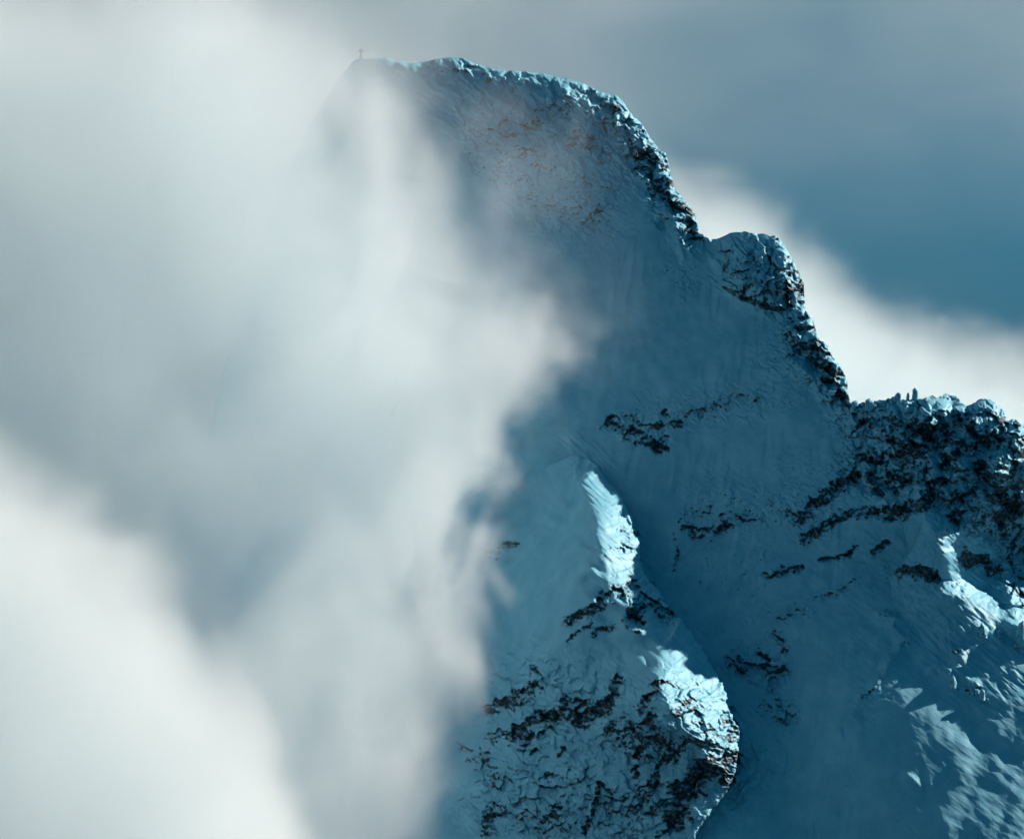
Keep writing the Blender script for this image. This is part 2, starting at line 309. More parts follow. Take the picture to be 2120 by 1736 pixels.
# ---- rock, rime and flute zones: (region, strength, radius, points)
ROCK = [(7, 1.0, 70, [(280, 370), (380, 330), (440, 260)]), (7, .85, 60, [(420, 120), (470, 230), (540, 340), (560, 420)]), (7, .75, 80, [(290, 520), (400, 500), (460, 440)]),
        (7, .8, 60, [(540, 470), (620, 560), (650, 680)]), (7, 1.0, 80, [(540, 760), (620, 820), (680, 900), (760, 1000)]), (7, 1.0, 75, [(700, 760), (800, 920), (880, 1010), (890, 1130), (880, 1210)]), (7, .7, 50, [(330, 580), (430, 620), (500, 660)]),
        (1, .36, 55, [(940, 530), (1030, 480), (1100, 430), (1200, 370)]), (1, .4, 30, [(860, 490), (910, 465)]), (1, .33, 60, [(1240, 540), (1340, 540), (1370, 620)]), (1, .4, 40, [(1050, 580), (1000, 620), (1060, 640)]),
        (1, .34, 28, [(1300, 940), (1350, 900), (1360, 860)]), (1, .4, 22, [(1290, 730), (1310, 760)]), (1, .35, 40, [(1060, 820), (1130, 850)]), (1, .35, 50, [(230, 160), (330, 170), (400, 210)]), (1, .45, 26, [(560, 200), (800, 210), (850, 260)]),
        (2, 1.1, 42, [(150, 1050), (250, 1085), (330, 1120), (385, 1150)]), (2, .6, 50, [(260, 1040), (350, 1060), (390, 1110)]), (2, .85, 22, [(410, 985), (440, 1030), (475, 1045)]), (2, .5, 34, [(480, 1010), (600, 980), (720, 930), (860, 915)]),
        (2, .12, 150, [(820, 330), (960, 360)]), (2, .5, 18, [(1000, 380), (1000, 480)]), (2, .5, 18, [(1050, 330), (1060, 450)]), (2, .4, 16, [(850, 370), (870, 400)]), (2, .35, 18, [(960, 160), (1010, 220), (1050, 300)]), (2, .4, 20, [(770, 430), (880, 480), (990, 505)]),
        (2, .6, 50, [(1090, 560), (1140, 640), (1180, 720)]), (2, 1.0, 42, [(1200, 790), (1250, 850), (1260, 930)]), (2, .7, 40, [(1150, 740), (1190, 850)]), (2, .5, 50, [(1000, 620), (1050, 680), (1000, 720)]),
        (3, 1.1, 62, [(780, 850), (650, 960), (520, 1060), (350, 1210)]), (3, 1.1, 68, [(1450, 950), (1350, 1080), (1200, 1150), (1020, 1190)]), (3, .85, 48, [(950, 1150), (800, 1170), (650, 1200), (500, 1300), (370, 1370)]), (3, .5, 60, [(300, 1200), (250, 1180)]),
        (3, 1.1, 80, [(1330, 540), (1300, 660), (1230, 700)]), (3, 1.0, 42, [(1480, 800), (1560, 720)]), (3, .85, 60, [(1150, 720), (1200, 760)]), (3, .8, 50, [(1060, 860), (1190, 930)]), (3, .6, 60, [(830, 740), (960, 780)]), (3, .55, 60, [(980, 980), (900, 900)]),
        (3, .8, 50, [(1840, 870), (1790, 790)]), (3, .85, 70, [(1900, 1020), (2060, 1150)]), (3, .8, 34, [(1940, 1280), (1900, 1200)]), (3, 1.0, 34, [(930, 1480), (1020, 1410)]), (3, .95, 22, [(500, 1545), (640, 1530), (730, 1510), (790, 1430)]),
        (3, 1.0, 42, [(80, 1670), (200, 1630), (340, 1620)]), (3, .95, 60, [(1150, 1640), (1300, 1630), (1400, 1690)]), (3, .7, 70, [(1650, 1540), (1800, 1560), (1900, 1640)]), (3, .7, 50, [(1680, 400), (1700, 520)]), (3, .7, 40, [(1950, 340), (1960, 430)]), (3, .6, 90, [(2050, 480), (2110, 560)]),
        (3, .6, 60, [(1500, 600), (1620, 620)]), (3, .6, 60, [(1780, 560), (1880, 700)]), (3, .6, 50, [(1540, 1230), (1600, 1260)]), (3, .6, 50, [(1700, 1000), (1640, 1050)]),
        (4, 1.0, 44, [(1610, 690), (1700, 745), (1830, 730), (1920, 705)]), (4, .5, 44, [(1640, 600), (1800, 600)]), (4, .42, 64, [(1880, 640), (2060, 640)]), (4, .6, 14, [(1550, 740), (1580, 880), (1550, 1000)]),
        (4, .6, 34, [(1190, 720), (1240, 830), (1290, 840)]), (4, .6, 18, [(1150, 850), (1200, 860)]), (4, .7, 18, [(1200, 600), (1250, 700), (1290, 760)]), (4, 1.1, 44, [(830, 1350), (960, 1290), (1060, 1210), (1140, 1160)]), (4, 1.15, 84, [(1180, 1140), (1250, 1160), (1310, 1230), (1300, 1350)]),
        (4, 1.1, 70, [(1360, 1180), (1450, 1260), (1500, 1310)]), (4, .7, 36, [(1010, 1430), (1150, 1370)]), (4, .9, 16, [(830, 1480), (920, 1400), (990, 1370)]), (4, .8, 34, [(300, 890), (400, 850), (470, 830)]), (4, .6, 26, [(1340, 1060), (1420, 1120)]),
        (5, 1.0, 52, [(500, 590), (600, 560), (690, 530), (750, 490)]), (5, 1.1, 50, [(640, 740), (740, 660), (850, 650)]), (5, 1.1, 44, [(900, 600), (1000, 670), (1100, 620), (1170, 560), (1210, 440)]), (5, .9, 24, [(680, 780), (760, 720), (840, 700)]), (5, .7, 40, [(930, 560), (1080, 580)]),
        (5, 1.0, 60, [(570, 760), (620, 740)]), (5, .9, 28, [(1150, 720), (1190, 710)]), (5, .85, 34, [(1340, 590), (1400, 500), (1440, 450)]), (5, 1.0, 40, [(1550, 620), (1620, 570)]), (5, .75, 30, [(1310, 740), (1400, 640)]), (5, 1.0, 26, [(1310, 870), (1360, 800)]),
        (5, .95, 20, [(1400, 1020), (1450, 900), (1540, 850), (1600, 780)]), (5, .7, 26, [(1350, 1130), (1420, 1020)]), (5, 1.25, 85, [(1740, 900), (1640, 1000), (1560, 1100), (1530, 1190)]), (5, 1.0, 46, [(1820, 640), (1860, 740)]), (5, .85, 60, [(1850, 850), (1810, 1000)]),
        (5, .9, 30, [(1390, 1200), (1470, 1120)]), (5, 1.0, 20, [(1030, 1290), (1080, 1160), (1110, 1040)]), (5, .95, 22, [(1120, 1020), (1190, 1115)]), (5, .9, 22, [(1215, 1100), (1270, 1080)]), (5, 1.1, 26, [(800, 1235), (850, 1190), (890, 1215)]), (5, .8, 18, [(850, 1140), (890, 1150)]),
        (5, .9, 18, [(890, 860), (910, 830)]), (5, .7, 24, [(820, 990), (850, 970)]), (5, .9, 22, [(1440, 1320), (1550, 1240)]), (5, .9, 18, [(740, 370), (780, 410)]), (5, .85, 22, [(1500, 820), (1540, 880)]), (5, .8, 24, [(1310, 930), (1320, 960)]), (5, .8, 24, [(670, 820), (720, 800)]), (5, .8, 20, [(730, 840), (750, 830)]),
        (5, .40, 100, [(1500, 420), (1650, 600), (1720, 780)]), (5, .42, 60, [(1280, 1180), (1420, 1000)]), (5, .27, 190, [(640, 960), (1000, 1000)]), (5, .32, 120, [(1150, 700), (1450, 800)]), (5, .27, 160, [(700, 1200), (1300, 1220)]), (5, .6, 60, [(500, 760), (450, 900), (520, 1000)]), (5, .75, 60, [(520, 1180), (480, 1260)]), (5, .7, 50, [(330, 820), (400, 880)]),
        (6, .52, 80, [(160, 730), (260, 720), (370, 760)]), (6, .55, 36, [(350, 560), (400, 640)]), (6, .48, 34, [(400, 490), (480, 420), (550, 440)]), (6, .5, 22, [(580, 370), (660, 350), (730, 330), (800, 260)]), (6, .55, 34, [(380, 1030), (460, 1050)]), (6, .4, 30, [(310, 960), (460, 960)]), (6, .7, 24, [(970, 450), (1060, 455)]), (6, .9, 16, [(1090, 620), (1110, 610)]),
        (6, .6, 18, [(1380, 660), (1420, 670)]), (6, .7, 22, [(1460, 890), (1480, 900)]), (6, .7, 22, [(1520, 880), (1560, 930)]), (6, .6, 16, [(920, 880), (850, 930)]), (6, .6, 30, [(1740, 320), (1777, 380)]), (6, .55, 24, [(1560, 370), (1620, 390)])]
ROCK += [(2, .9, 11, [(1000, 320), (985, 400), (1005, 500)]), (2, .9, 11, [(1042, 290), (1058, 370), (1050, 470)]), (2, .75, 9, [(930, 290), (945, 420)]), (2, .7, 9, [(865, 350), (885, 460)]), (2, .7, 9, [(800, 330), (790, 430)]),
         (2, .7, 14, [(690, 390), (780, 440), (880, 480), (990, 515)]), (2, .6, 12, [(900, 240), (960, 250), (1010, 290)]), (2, .6, 12, [(740, 330), (840, 300)]), (2, .8, 12, [(930, 155), (975, 190), (1030, 270)])]
MASK = np.zeros(X.shape, np.float32)
for k, st, r, pts in ROCK:
    r = r * REG[k][2]; pp = reg(k, pts)
    w, d, s, _ = poly_field(pp, r * 1.7)
    rag = d + 0.9 * r * fbm(X[w] / (r * 1.3), Y[w] / (r * 1.3), 3, 9) + 7 * fbm((X[w] + Y[w] * .5) / 22, (Y[w] - X[w] * .5) / 11, 3, 10)
    MASK[w] = np.maximum(MASK[w], st * (1 - smooth(0.15, 1.35, rag / r)))
# rime-plastered crags along the ridges
RIME = np.zeros(X.shape, np.float32)
for pts, r, st in (([(1235, 200), (1300, 260), (1350, 330), (1400, 430), (1430, 470)], 46, .8), ([(960, 150), (1060, 170), (1160, 190), (1240, 225), (1300, 290)], 50, .28), ([(1545, 545), (1590, 570), (1625, 590)], 66, .75),
                   ([(1670, 670), (1700, 730), (1735, 800)], 40, 1.0), ([(1790, 850), (1860, 880), (1950, 900), (2060, 890), (2140, 930)], 64, 1.0), ([(1800, 960), (1900, 1000), (2000, 1000), (2100, 1010)], 60, .9),
                   ([(1990, 1060), (2060, 1070), (2110, 1150), (2130, 1230)], 46, .8), ([(1090, 1450), (1300, 1500), (1480, 1580)], 110, .4), ([(1030, 1640), (1200, 1680), (1400, 1660)], 90, .35), ([(1540, 1370), (1600, 1390)], 40, .5), ([(1000, 280), (1080, 250), (1180, 230)], 70, .4), ([(1050, 320), (1180, 330), (1260, 300)], 70, .38), ([(1100, 420), (1200, 440), (1240, 380)], 50, .32)):
    w, d, s, _ = poly_field([p for p in pts], r * 2)
    RIME[w] = np.maximum(RIME[w], st * (1 - smooth(.5, 1.5, (d + 10 * fbm(X[w] / 30, Y[w] / 30, 2, 31)) / r)))
FL = np.zeros(X.shape, np.float32)
w, d, s, _ = poly_field([(905, 150), (1000, 185), (1100, 200), (1200, 225), (1270, 270)], 200)
FL[w] = 1 - smooth(30, 130, d)

# ---- crags
wx = X + 9 * fbm(X / 30, Y / 30, 2, 51); wy = Y + 9 * fbm(X / 30, Y / 30, 2, 52)
ca, sa = math.cos(0.5), math.sin(0.5)
rx_, ry_ = wx * ca + wy * sa, -wx * sa + wy * ca
f1, a1, b1 = cells(rx_ / 40, ry_ / 26, 60, 1.2)
f2, a2, b2 = cells(rx_ / 17, ry_ / 12, 70, 1.2)
f3, a3, b3 = cells(wx / 8.0, wy / 6.5, 80, 1.2)
amp = np.clip(MASK * 1.15, 0, 1)
H += amp * (11 * f1 + 6.0 * f2 + 2.6 * f3 + 4.0 * fbm(X / 7, Y / 7, 2, 55)) - 7 * np.clip(MASK - .3, 0, 1)
_, l1, m1 = cells(wx / 42, wy / 46, 90)
_, l2, m2 = cells(wx / 16, wy / 19, 95)
crev1 = np.clip(1.0 - (m1 - l1) / .30, 0, 1); crev2 = np.clip(1 - (m2 - l2) / .30, 0, 1)
lump = np.sqrt(np.clip(1 - l1 * l1 * .8, 0, 1)) * 17 + np.sqrt(np.clip(1 - l2 * l2 * .8, 0, 1)) * 5 - crev1 * 6 + 13 * f1 + 8.5 * f2 + 3.2 * f3 + 3 * fbm(X / 9, Y / 12, 3, 57)
H += RIME * (lump - 15)
# flutes under the summit crest, fine wind relief on the snow, ripples low on the right
fx_ = X - 0.75 * (Y - 150) + 10 * fbm(X / 50, Y / 50, 2, 61)
fx_ = fx_ + 26 * fbm(X / 70, Y / 45, 3, 67)
H += FL * (34 * (ridged(fx_ / 60, Y / 130, 5, 62, .58) - .5) * (.35 + np.clip(fbm(X / 80, Y / 80, 2, 68) + .4, 0, 1)) + 2.4 * f2 + 2.0 * fbm(X / 10, Y / 14, 3, 69))
snowy = 1 - np.clip(MASK * 1.5 + RIME, 0, 1)
un = (X * .8 + Y * .6); vn = (-X * .6 + Y * .8)
H += snowy * (1.5 * fbm(un / 110, vn / 40, 3, 71) * (0.4 + fbm(X / 150, Y / 150, 2, 72)) + 0.35 * fbm(X / 12, Y / 10, 3, 73))
rip = smooth(1860, 2000, X) * smooth(1380, 1480, Y)
H += rip * (1.2 * fbm((X * .9 + Y * .5) / 110, (-X * .45 + Y * .9) / 26, 4, 75) + 3 * fbm(X / 130, Y / 90, 3, 76))
# faint frosted rock and runnels breaking through the big face
faint = np.zeros(X.shape, np.float32)
for pts, r, st in (([(1480, 1030), (1560, 1060), (1640, 1040)], 60, 1.0), ([(1440, 1180), (1520, 1230), (1560, 1150)], 60, .8), ([(1500, 1290), (1620, 1250)], 40, .6), ([(1590, 1460), (1625, 1480)], 36, 1.2), ([(1330, 860), (1420, 850), (1560, 830), (1650, 800)], 44, .8),
                   ([(1400, 560), (1430, 600)], 30, .9), ([(1050, 330), (1150, 400), (1230, 440)], 90, .9), ([(1100, 1130), (1180, 1180)], 60, .5), ([(1640, 980), (1720, 1000), (1680, 1080)], 50, .8), ([(1790, 1480), (1830, 1380)], 30, .8), ([(1300, 230), (1330, 330)], 50, .8), ([(1600, 740), (1680, 770)], 50, .9), ([(1900, 1210), (1800, 1180)], 40, .5)):
    w, d, s, _ = poly_field(pts, r * 2); faint[w] = np.maximum(faint[w], st * (1 - smooth(r * .3, r * 1.5, d + 14 * fbm(X[w] / 30, Y[w] / 30, 3, 140))))
H += faint * (5.5 * ridged(X / 17, Y / 15, 3, 141) + 3.0 * f2 - 3) * (0.5 + fbm(X / 26, Y / 26, 2, 142))
run = smooth(1180, 1320, X) * (1 - smooth(1700, 1850, X)) * (1 - np.clip(MASK * 2, 0, 1))
H += run * 4.2 * fbm((X + .15 * Y + 8 * fbm(X / 60, Y / 60, 2, 145)) / 22, Y / 150, 3, 144) * smooth(-.2, .3, fbm(X / 130, Y / 130, 2, 146))
# streaky drifts on the sunlit ribs
lit_zone = np.zeros(X.shape, np.float32)
for pts, r in (([(1200, 960), (1280, 1080), (1310, 1180)], 60), ([(1400, 1300), (1470, 1420), (1490, 1520)], 60), ([(1950, 1110), (2000, 1200), (2090, 1290), (1960, 1290), (2050, 1400)], 80)):
    w, d, s, _ = poly_field(pts, r * 2); lit_zone[w] = np.maximum(lit_zone[w], 1 - smooth(r * .5, r * 1.4, d))
H += lit_zone * (4.5 * fbm((X * .75 + Y * .66) / 40, (-X * .66 + Y * .75) / 9, 3, 81))

# ---- round the skyline over and fold the sheet down behind it
SK2 = np.stack([XL, sky_y], 1)
keep = (XL > 500) & (XL < 2400)
poly = [(float(a), float(b), float(np.interp(a, sx, [p[2] for p in SKY]))) for a, b in SK2[keep][::3]]
best = np.full(X.shape, 1e5, np.float32); rad = np.full(X.shape, 20, np.float32)
for a, b in zip(poly[:-1], poly[1:]):
    m = max(a[2], b[2]) + 4
    w = window(min(a[0], b[0]) - m, min(a[1], b[1]) - m, max(a[0], b[0]) + m, max(a[1], b[1]) + m)
    d, t, s = seg_dist(X[w], Y[w], a, b)
    n = d < best[w]; best[w] = np.where(n, d, best[w]); rad[w] = np.where(n, a[2], rad[w])
front = Y >= sky_y[None, :]
q = np.clip(best / rad, 0, 1)
H -= np.where(front, rad * 0.9 * (1 - np.sqrt(np.clip(1 - (1 - q) ** 2, 0, 1))), 0).astype(np.float32)
jf = np.clip(np.searchsorted(YL, sky_y), 1, NY - 1)
Yp = Y.copy(); Hp = H.copy(); cols = np.arange(NX)
hc = H[np.minimum(jf + 1, NY - 1), cols] - np.interp(XL, sx, [p[2] for p in SKY]) * .3
back = sky_y[None, :] - Y
bk = back > 0
bn = 18 * fbm(X / 120, Y / 120, 4, 88)
Yp = np.where(bk, sky_y[None, :] + back * 1.25 * (1 - np.exp(-back / 40)), Yp)
Hp = np.where(bk, hc[None, :] - 3 - back * 1.0 + bn * (1 - np.exp(-back / 60)), Hp)
Yp[jf, cols] = sky_y; Hp[jf, cols] = hc
P = to_world(X, Yp, Hp).astype(np.float32)

# ---- normals of the whole relief
def grid_normals(P):
    du = np.empty_like(P); dv = np.empty_like(P)
    du[:, 1:-1] = P[:, 2:] - P[:, :-2]; du[:, 0] = P[:, 1] - P[:, 0]; du[:, -1] = P[:, -1] - P[:, -2]
    dv[1:-1] = P[2:] - P[:-2]; dv[0] = P[1] - P[0]; dv[-1] = P[-1] - P[-2]
    n = np.cross(dv, du); n /= np.linalg.norm(n, axis=-1, keepdims=True) + 1e-9
    return n
N = grid_normals(P)
def blur(a, n=1):
    for _ in range(n):
        a = a.copy(); a[1:-1] = (a[:-2] + 2 * a[1:-1] + a[2:]) / 4; a[:, 1:-1] = (a[:, :-2] + 2 * a[:, 1:-1] + a[:, 2:]) / 4
    return a
up = blur(N[..., 2], 1)
# how much bare rock shows: zone, steepness, crevices, raggedness
rn = fbm(X / 16, Y / 13, 3, 101) * .45 + fbm(X / 6.0, Y / 5.0, 2, 102) * .95 + .6 * fbm((X * .8 - Y * .6) / 38, (X * .6 + Y * .8) / 7, 3, 104)
RK = MASK * 0.64 + (0.80 * rn + 1.25 * (0.47 - up)) * np.clip(MASK * 2.2, 0, 1) + .02
RK = np.maximum(RK, RIME * (1.05 * crev1 * smooth(-.3, .4, fbm(X / 40, Y / 40, 2, 103)) + .5 * crev2 + .75 * (0.34 - up) + .6 * rn - .07))
RK = np.maximum(RK, faint * (.20 + .75 * rn + .8 * (.40 - up)))
RK = np.clip(RK, 0, .88).astype(np.float32)

# ------------------------------------------------------------------ materials
def new_mat(name):
    m = bpy.data.materials.new(name); m.use_nodes = True; m.node_tree.nodes.clear()
    return m, m.node_tree
def node(nt, typ, **kw):
    n = nt.nodes.new(typ)
    for k, v in kw.items():
        if k.startswith('i_'): n.inputs[k[2:].replace('_', ' ')].default_value = v
        else: setattr(n, k, v)
    return n

def mountain_material():
    m, nt = new_mat('snow_and_rock'); L = nt.links.new
    out = node(nt, 'ShaderNodeOutputMaterial'); b = node(nt, 'ShaderNodeBsdfPrincipled')
    geo = node(nt, 'ShaderNodeNewGeometry')
    at = node(nt, 'ShaderNodeAttribute', attribute_name='rock')
    n1 = node(nt, 'ShaderNodeTexNoise', i_Scale=0.62, i_Detail=4.0, i_Roughness=0.68); L(geo.outputs['Position'], n1.inputs['Vector'])
    ma = node(nt, 'ShaderNodeMath', operation='MULTIPLY_ADD'); L(n1.outputs[0], ma.inputs[0]); ma.inputs[1].default_value = 1.7; L(at.outputs['Fac'], ma.inputs[2])
    mr = node(nt, 'ShaderNodeMapRange', interpolation_type='SMOOTHSTEP'); L(ma.outputs[0], mr.inputs[0]); mr.inputs[1].default_value = 1.16; mr.inputs[2].default_value = 1.80
    n2 = node(nt, 'ShaderNodeTexNoise', i_Scale=0.35, i_Detail=5.0, i_Roughness=0.65); L(geo.outputs['Position'], n2.inputs['Vector'])
    rc = node(nt, 'ShaderNodeValToRGB'); L(n2.outputs[0], rc.inputs[0])
    rc.color_ramp.elements[0].position = .32; rc.color_ramp.elements[0].color = (.006, .016, .022, 1)
    rc.color_ramp.elements[1].position = .68; rc.color_ramp.elements[1].color = (.028, .048, .060, 1)
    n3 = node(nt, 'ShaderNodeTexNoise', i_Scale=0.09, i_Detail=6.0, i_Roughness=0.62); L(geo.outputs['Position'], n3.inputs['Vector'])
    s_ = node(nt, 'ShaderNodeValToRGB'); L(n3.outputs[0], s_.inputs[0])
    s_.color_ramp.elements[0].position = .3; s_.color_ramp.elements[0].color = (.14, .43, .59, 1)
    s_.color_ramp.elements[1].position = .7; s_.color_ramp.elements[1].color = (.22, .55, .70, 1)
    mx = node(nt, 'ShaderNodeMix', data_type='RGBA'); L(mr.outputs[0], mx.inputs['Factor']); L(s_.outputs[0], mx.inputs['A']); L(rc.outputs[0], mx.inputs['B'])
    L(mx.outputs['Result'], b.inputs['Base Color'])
    b.inputs['Roughness'].default_value = .56; b.inputs['Specular IOR Level'].default_value = .42
    n4 = node(nt, 'ShaderNodeTexNoise', i_Scale=0.8, i_Detail=5.0, i_Roughness=0.6); L(geo.outputs['Position'], n4.inputs['Vector'])
    bs = node(nt, 'ShaderNodeMath', operation='MULTIPLY_ADD'); L(mr.outputs[0], bs.inputs[0]); bs.inputs[1].default_value = .6; bs.inputs[2].default_value = .12
    bp = node(nt, 'ShaderNodeBump', i_Distance=0.9); L(bs.outputs[0], bp.inputs['Strength']); L(n4.outputs[0], bp.inputs['Height'])
    L(bp.outputs[0], b.inputs['Normal']); L(b.outputs[0], out.inputs['Surface'])
    return m
M_MOUNT = mountain_material()

def plain(name, c0, c1, scale, rough=.7, metal=0.0):
    m, nt = new_mat(name); L = nt.links.new
    out = node(nt, 'ShaderNodeOutputMaterial'); b = node(nt, 'ShaderNodeBsdfPrincipled')
    geo = node(nt, 'ShaderNodeNewGeometry'); n = node(nt, 'ShaderNodeTexNoise', i_Scale=scale, i_Detail=5.0); L(geo.outputs['Position'], n.inputs['Vector'])
    r = node(nt, 'ShaderNodeValToRGB'); L(n.outputs[0], r.inputs[0])
    r.color_ramp.elements[0].position = .35; r.color_ramp.elements[0].color = (*c0, 1); r.color_ramp.elements[1].position = .65; r.color_ramp.elements[1].color = (*c1, 1)
    L(r.outputs[0], b.inputs['Base Color']); b.inputs['Roughness'].default_value = rough; b.inputs['Metallic'].default_value = metal
    L(b.outputs[0], out.inputs['Surface'])
    return m

# ------------------------------------------------------------------ the mountain's parts
def make_part(name, parent, sel):
    """sel: boolean per grid cell; one mesh with the relief's own normals"""
    jj, ii = np.nonzero(sel)
    quads = np.stack([jj * NX + ii, (jj + 1) * NX + ii, (jj + 1) * NX + ii + 1, jj * NX + ii + 1], 1)
    used, inv = np.unique(quads.ravel(), return_inverse=True)
    me = bpy.data.meshes.new(name)
    V = P.reshape(-1, 3)[used]
    me.vertices.add(len(V)); me.vertices.foreach_set('co', V.ravel())
    nf = len(quads)
    me.loops.add(nf * 4); me.loops.foreach_set('vertex_index', inv.astype(np.int32))
    me.polygons.add(nf); me.polygons.foreach_set('loop_start', np.arange(0, nf * 4, 4, dtype=np.int32))
    me.polygons.foreach_set('loop_total', np.full(nf, 4, np.int32)) if False else None
    me.polygons.foreach_set('use_smooth', np.ones(nf, bool))
    me.update(calc_edges=True)
    at = me.attributes.new('rock', 'FLOAT', 'POINT'); at.data.foreach_set('value', RK.ravel()[used])
    me.normals_split_custom_set_from_vertices(N.reshape(-1, 3)[used])
    me.materials.append(M_MOUNT)
    o = bpy.data.objects.new(name, me); col.objects.link(o)
    if parent: o.parent = parent
    return o

mountain = empty('mountain', (0, 0, -250))
tag(mountain, 'steep snow covered peak with dark rock bands falling from summit to the right', 'mountain', kind='structure')
bpy.context.view_layer.update()
cx = 0.25 * (X[:-1, :-1] + X[1:, :-1] + X[:-1, 1:] + X[1:, 1:]); cyy = 0.25 * (Y[:-1, :-1] + Y[1:, :-1] + Y[:-1, 1:] + Y[1:, 1:])
cfront = front[:-1, :-1]
crk = 0.25 * (RK[:-1, :-1] + RK[1:, :-1] + RK[:-1, 1:] + RK[1:, 1:])
part = np.zeros(cx.shape, np.int16)
part[spur_in[:-1, :-1]] = 1
wob = 8 * fbm(cx / 25, cyy / 25, 2, 131)
part[inside([(1448, 470), (1500, 590), (1580, 628), (1640, 652), (1668, 652), (1690, 600), (1650, 450), (1500, 440)], cx + wob * .4, cyy + wob * .4) & cfront] = 2
part[inside([(1762, 780), (1768, 900), (1775, 950), (1700, 1040), (1640, 1120), (1680, 1120), (1800, 1075), (1905, 1068), (1990, 1080), (2030, 1110), (2080, 1190), (2115, 1300), (2400, 1450), (2400, 780)], cx + wob, cyy + wob) & cfront] = 3
part[(part == 0) & cfront & inside([(1880, 1085), (1920, 1070), (2400, 1200), (3000, 2200), (2400, 3300), (2110, 1760), (1900, 1470), (1860, 1330), (1900, 1240)], cx + wob, cyy + wob)] = 4
part[inside([(1322, 300), (1372, 300), (1400, 380), (1450, 440), (1455, 482), (1425, 482), (1385, 430), (1355, 375), (1318, 330)], cx + wob * .6, cyy + wob * .6) & cfront] = 5
names = {0: 'snow_face', 1: 'spur', 2: 'rock_tower', 3: 'jagged_ridge', 4: 'snow_shoulder', 5: 'rock_rib'}
labels = {0: 'blue shaded snow face below the summit', 1: 'foreground spur with sunlit crest and broken rock bands', 2: 'rounded snow plastered tower beside the notch',
          3: 'jagged rime covered ridge crowned with pinnacles', 4: 'sunlit rippled snow shoulder', 5: 'bare brown rock rib on the summit edge'}
# rock outcrops one can pick apart in the snow
OUT = [('dark rock outcrop with a straight lower edge under the tower', [(1240, 860), (1300, 845), (1385, 880), (1385, 950), (1330, 945)]), ('rock outcrop in the middle of the gully', [(1395, 1030), (1560, 1030), (1560, 1115), (1395, 1125)]),
       ('small dark rock band on the snow slope', [(1570, 1150), (1670, 1150), (1670, 1205), (1570, 1210)]), ('thin broken rock step', [(1690, 1110), (1785, 1110), (1785, 1175), (1690, 1175)]), ('short dark rock block', [(1800, 1110), (1845, 1110), (1845, 1155), (1800, 1155)]),
       ('rock outcrop left of the sunlit rib', [(1850, 1160), (1950, 1160), (2000, 1230), (1850, 1230)]), ('speckled rock patch low in the gully', [(1500, 1280), (1640, 1270), (1640, 1440), (1500, 1440)]),
       ('dark rock band across the spur', [(1165, 1200), (1290, 1190), (1400, 1240), (1390, 1310), (1165, 1335)]), ('long dark rock band under the snow bowl', [(1000, 1390), (1290, 1380), (1290, 1530), (1000, 1560)]), ('overhanging dark rock at the spur foot', [(1370, 1540), (1540, 1460), (1540, 1700), (1370, 1710)])]
for k, (lab, pg) in enumerate(OUT):
    m = inside(pg, cx, cyy) & (crk > .42) & cfront & ((part == 0) | (part == 1) | (part == 4))
    part[m] = 10 + k; names[10 + k] = 'rock_outcrop'; labels[10 + k] = lab
PARTS = {}
for k in sorted(names):
    if not (part == k).any(): continue
    o = make_part(names[k], mountain, part == k); o.matrix_parent_inverse = mountain.matrix_world.inverted(); o['label'] = labels[k]; PARTS[k] = o

def surf(x, y):
    i = int(np.searchsorted(XL, x)); j = int(np.searchsorted(YL, y))
    return float(Hp[j, i])

# loose rock pieces: pinnacles on the ridge, boulders that stand out of the snow
def spire(name, x, y0, y1, wdt, depth_h, seed, rockiness, lean=0.0, taper=.55):
    """a knobbly column from sketch height y0 (foot) to y1 (tip)"""
    r = random.Random(seed); ns, nl = 14, 11
    verts = []; rk = []
    for l in range(nl):
        t = l / (nl - 1)
        prof = (1 - (1 - taper) * t) * (1 if t < .8 else math.sqrt(max(0, 1 - ((t - .8) / .2) ** 2)) * .94 + .06)
        for s in range(ns):
            a = 2 * math.pi * s / ns
            k = prof * (1 + .16 * math.sin(3 * a + seed + 3 * t) + .12 * math.sin(7 * t + seed * 2 + a) + r.uniform(-.11, .11))
            verts.append((x + lean * t * wdt + math.cos(a) * wdt / 2 * k, y0 + (y1 - y0) * t + r.uniform(-1, 1), depth_h + math.sin(a) * wdt / 2 * k))
            rk.append(min(1, max(0, rockiness + r.uniform(-.35, .35) - (.5 if t > .86 else 0))))
    v = np.array(verts); W = to_world(v[:, 0], v[:, 1], v[:, 2])
    faces = []
    for l in range(nl - 1):
        for s in range(ns):
            a, b = l * ns + s, l * ns + (s + 1) % ns
            faces.append((a, a + ns, b + ns, b))
    faces.append(tuple(range((nl - 1) * ns, nl * ns))[::-1]); faces.append(tuple(range(ns)))
    me = bpy.data.meshes.new(name); me.from_pydata([tuple(p) for p in W], [], faces); me.update()
    import bmesh
    bm = bmesh.new(); bm.from_mesh(me); bmesh.ops.recalc_face_normals(bm, faces=bm.faces); bm.to_mesh(me); bm.free()
    me.polygons.foreach_set('use_smooth', np.ones(len(me.polygons), bool))
    at = me.attributes.new('rock', 'FLOAT', 'POINT'); at.data.foreach_set('value', np.array(rk, np.float32))
    me.materials.append(M_MOUNT)
    o = bpy.data.objects.new(name, me); col.objects.link(o); o.parent = mountain; o.matrix_parent_inverse = mountain.matrix_world.inverted()
    return o
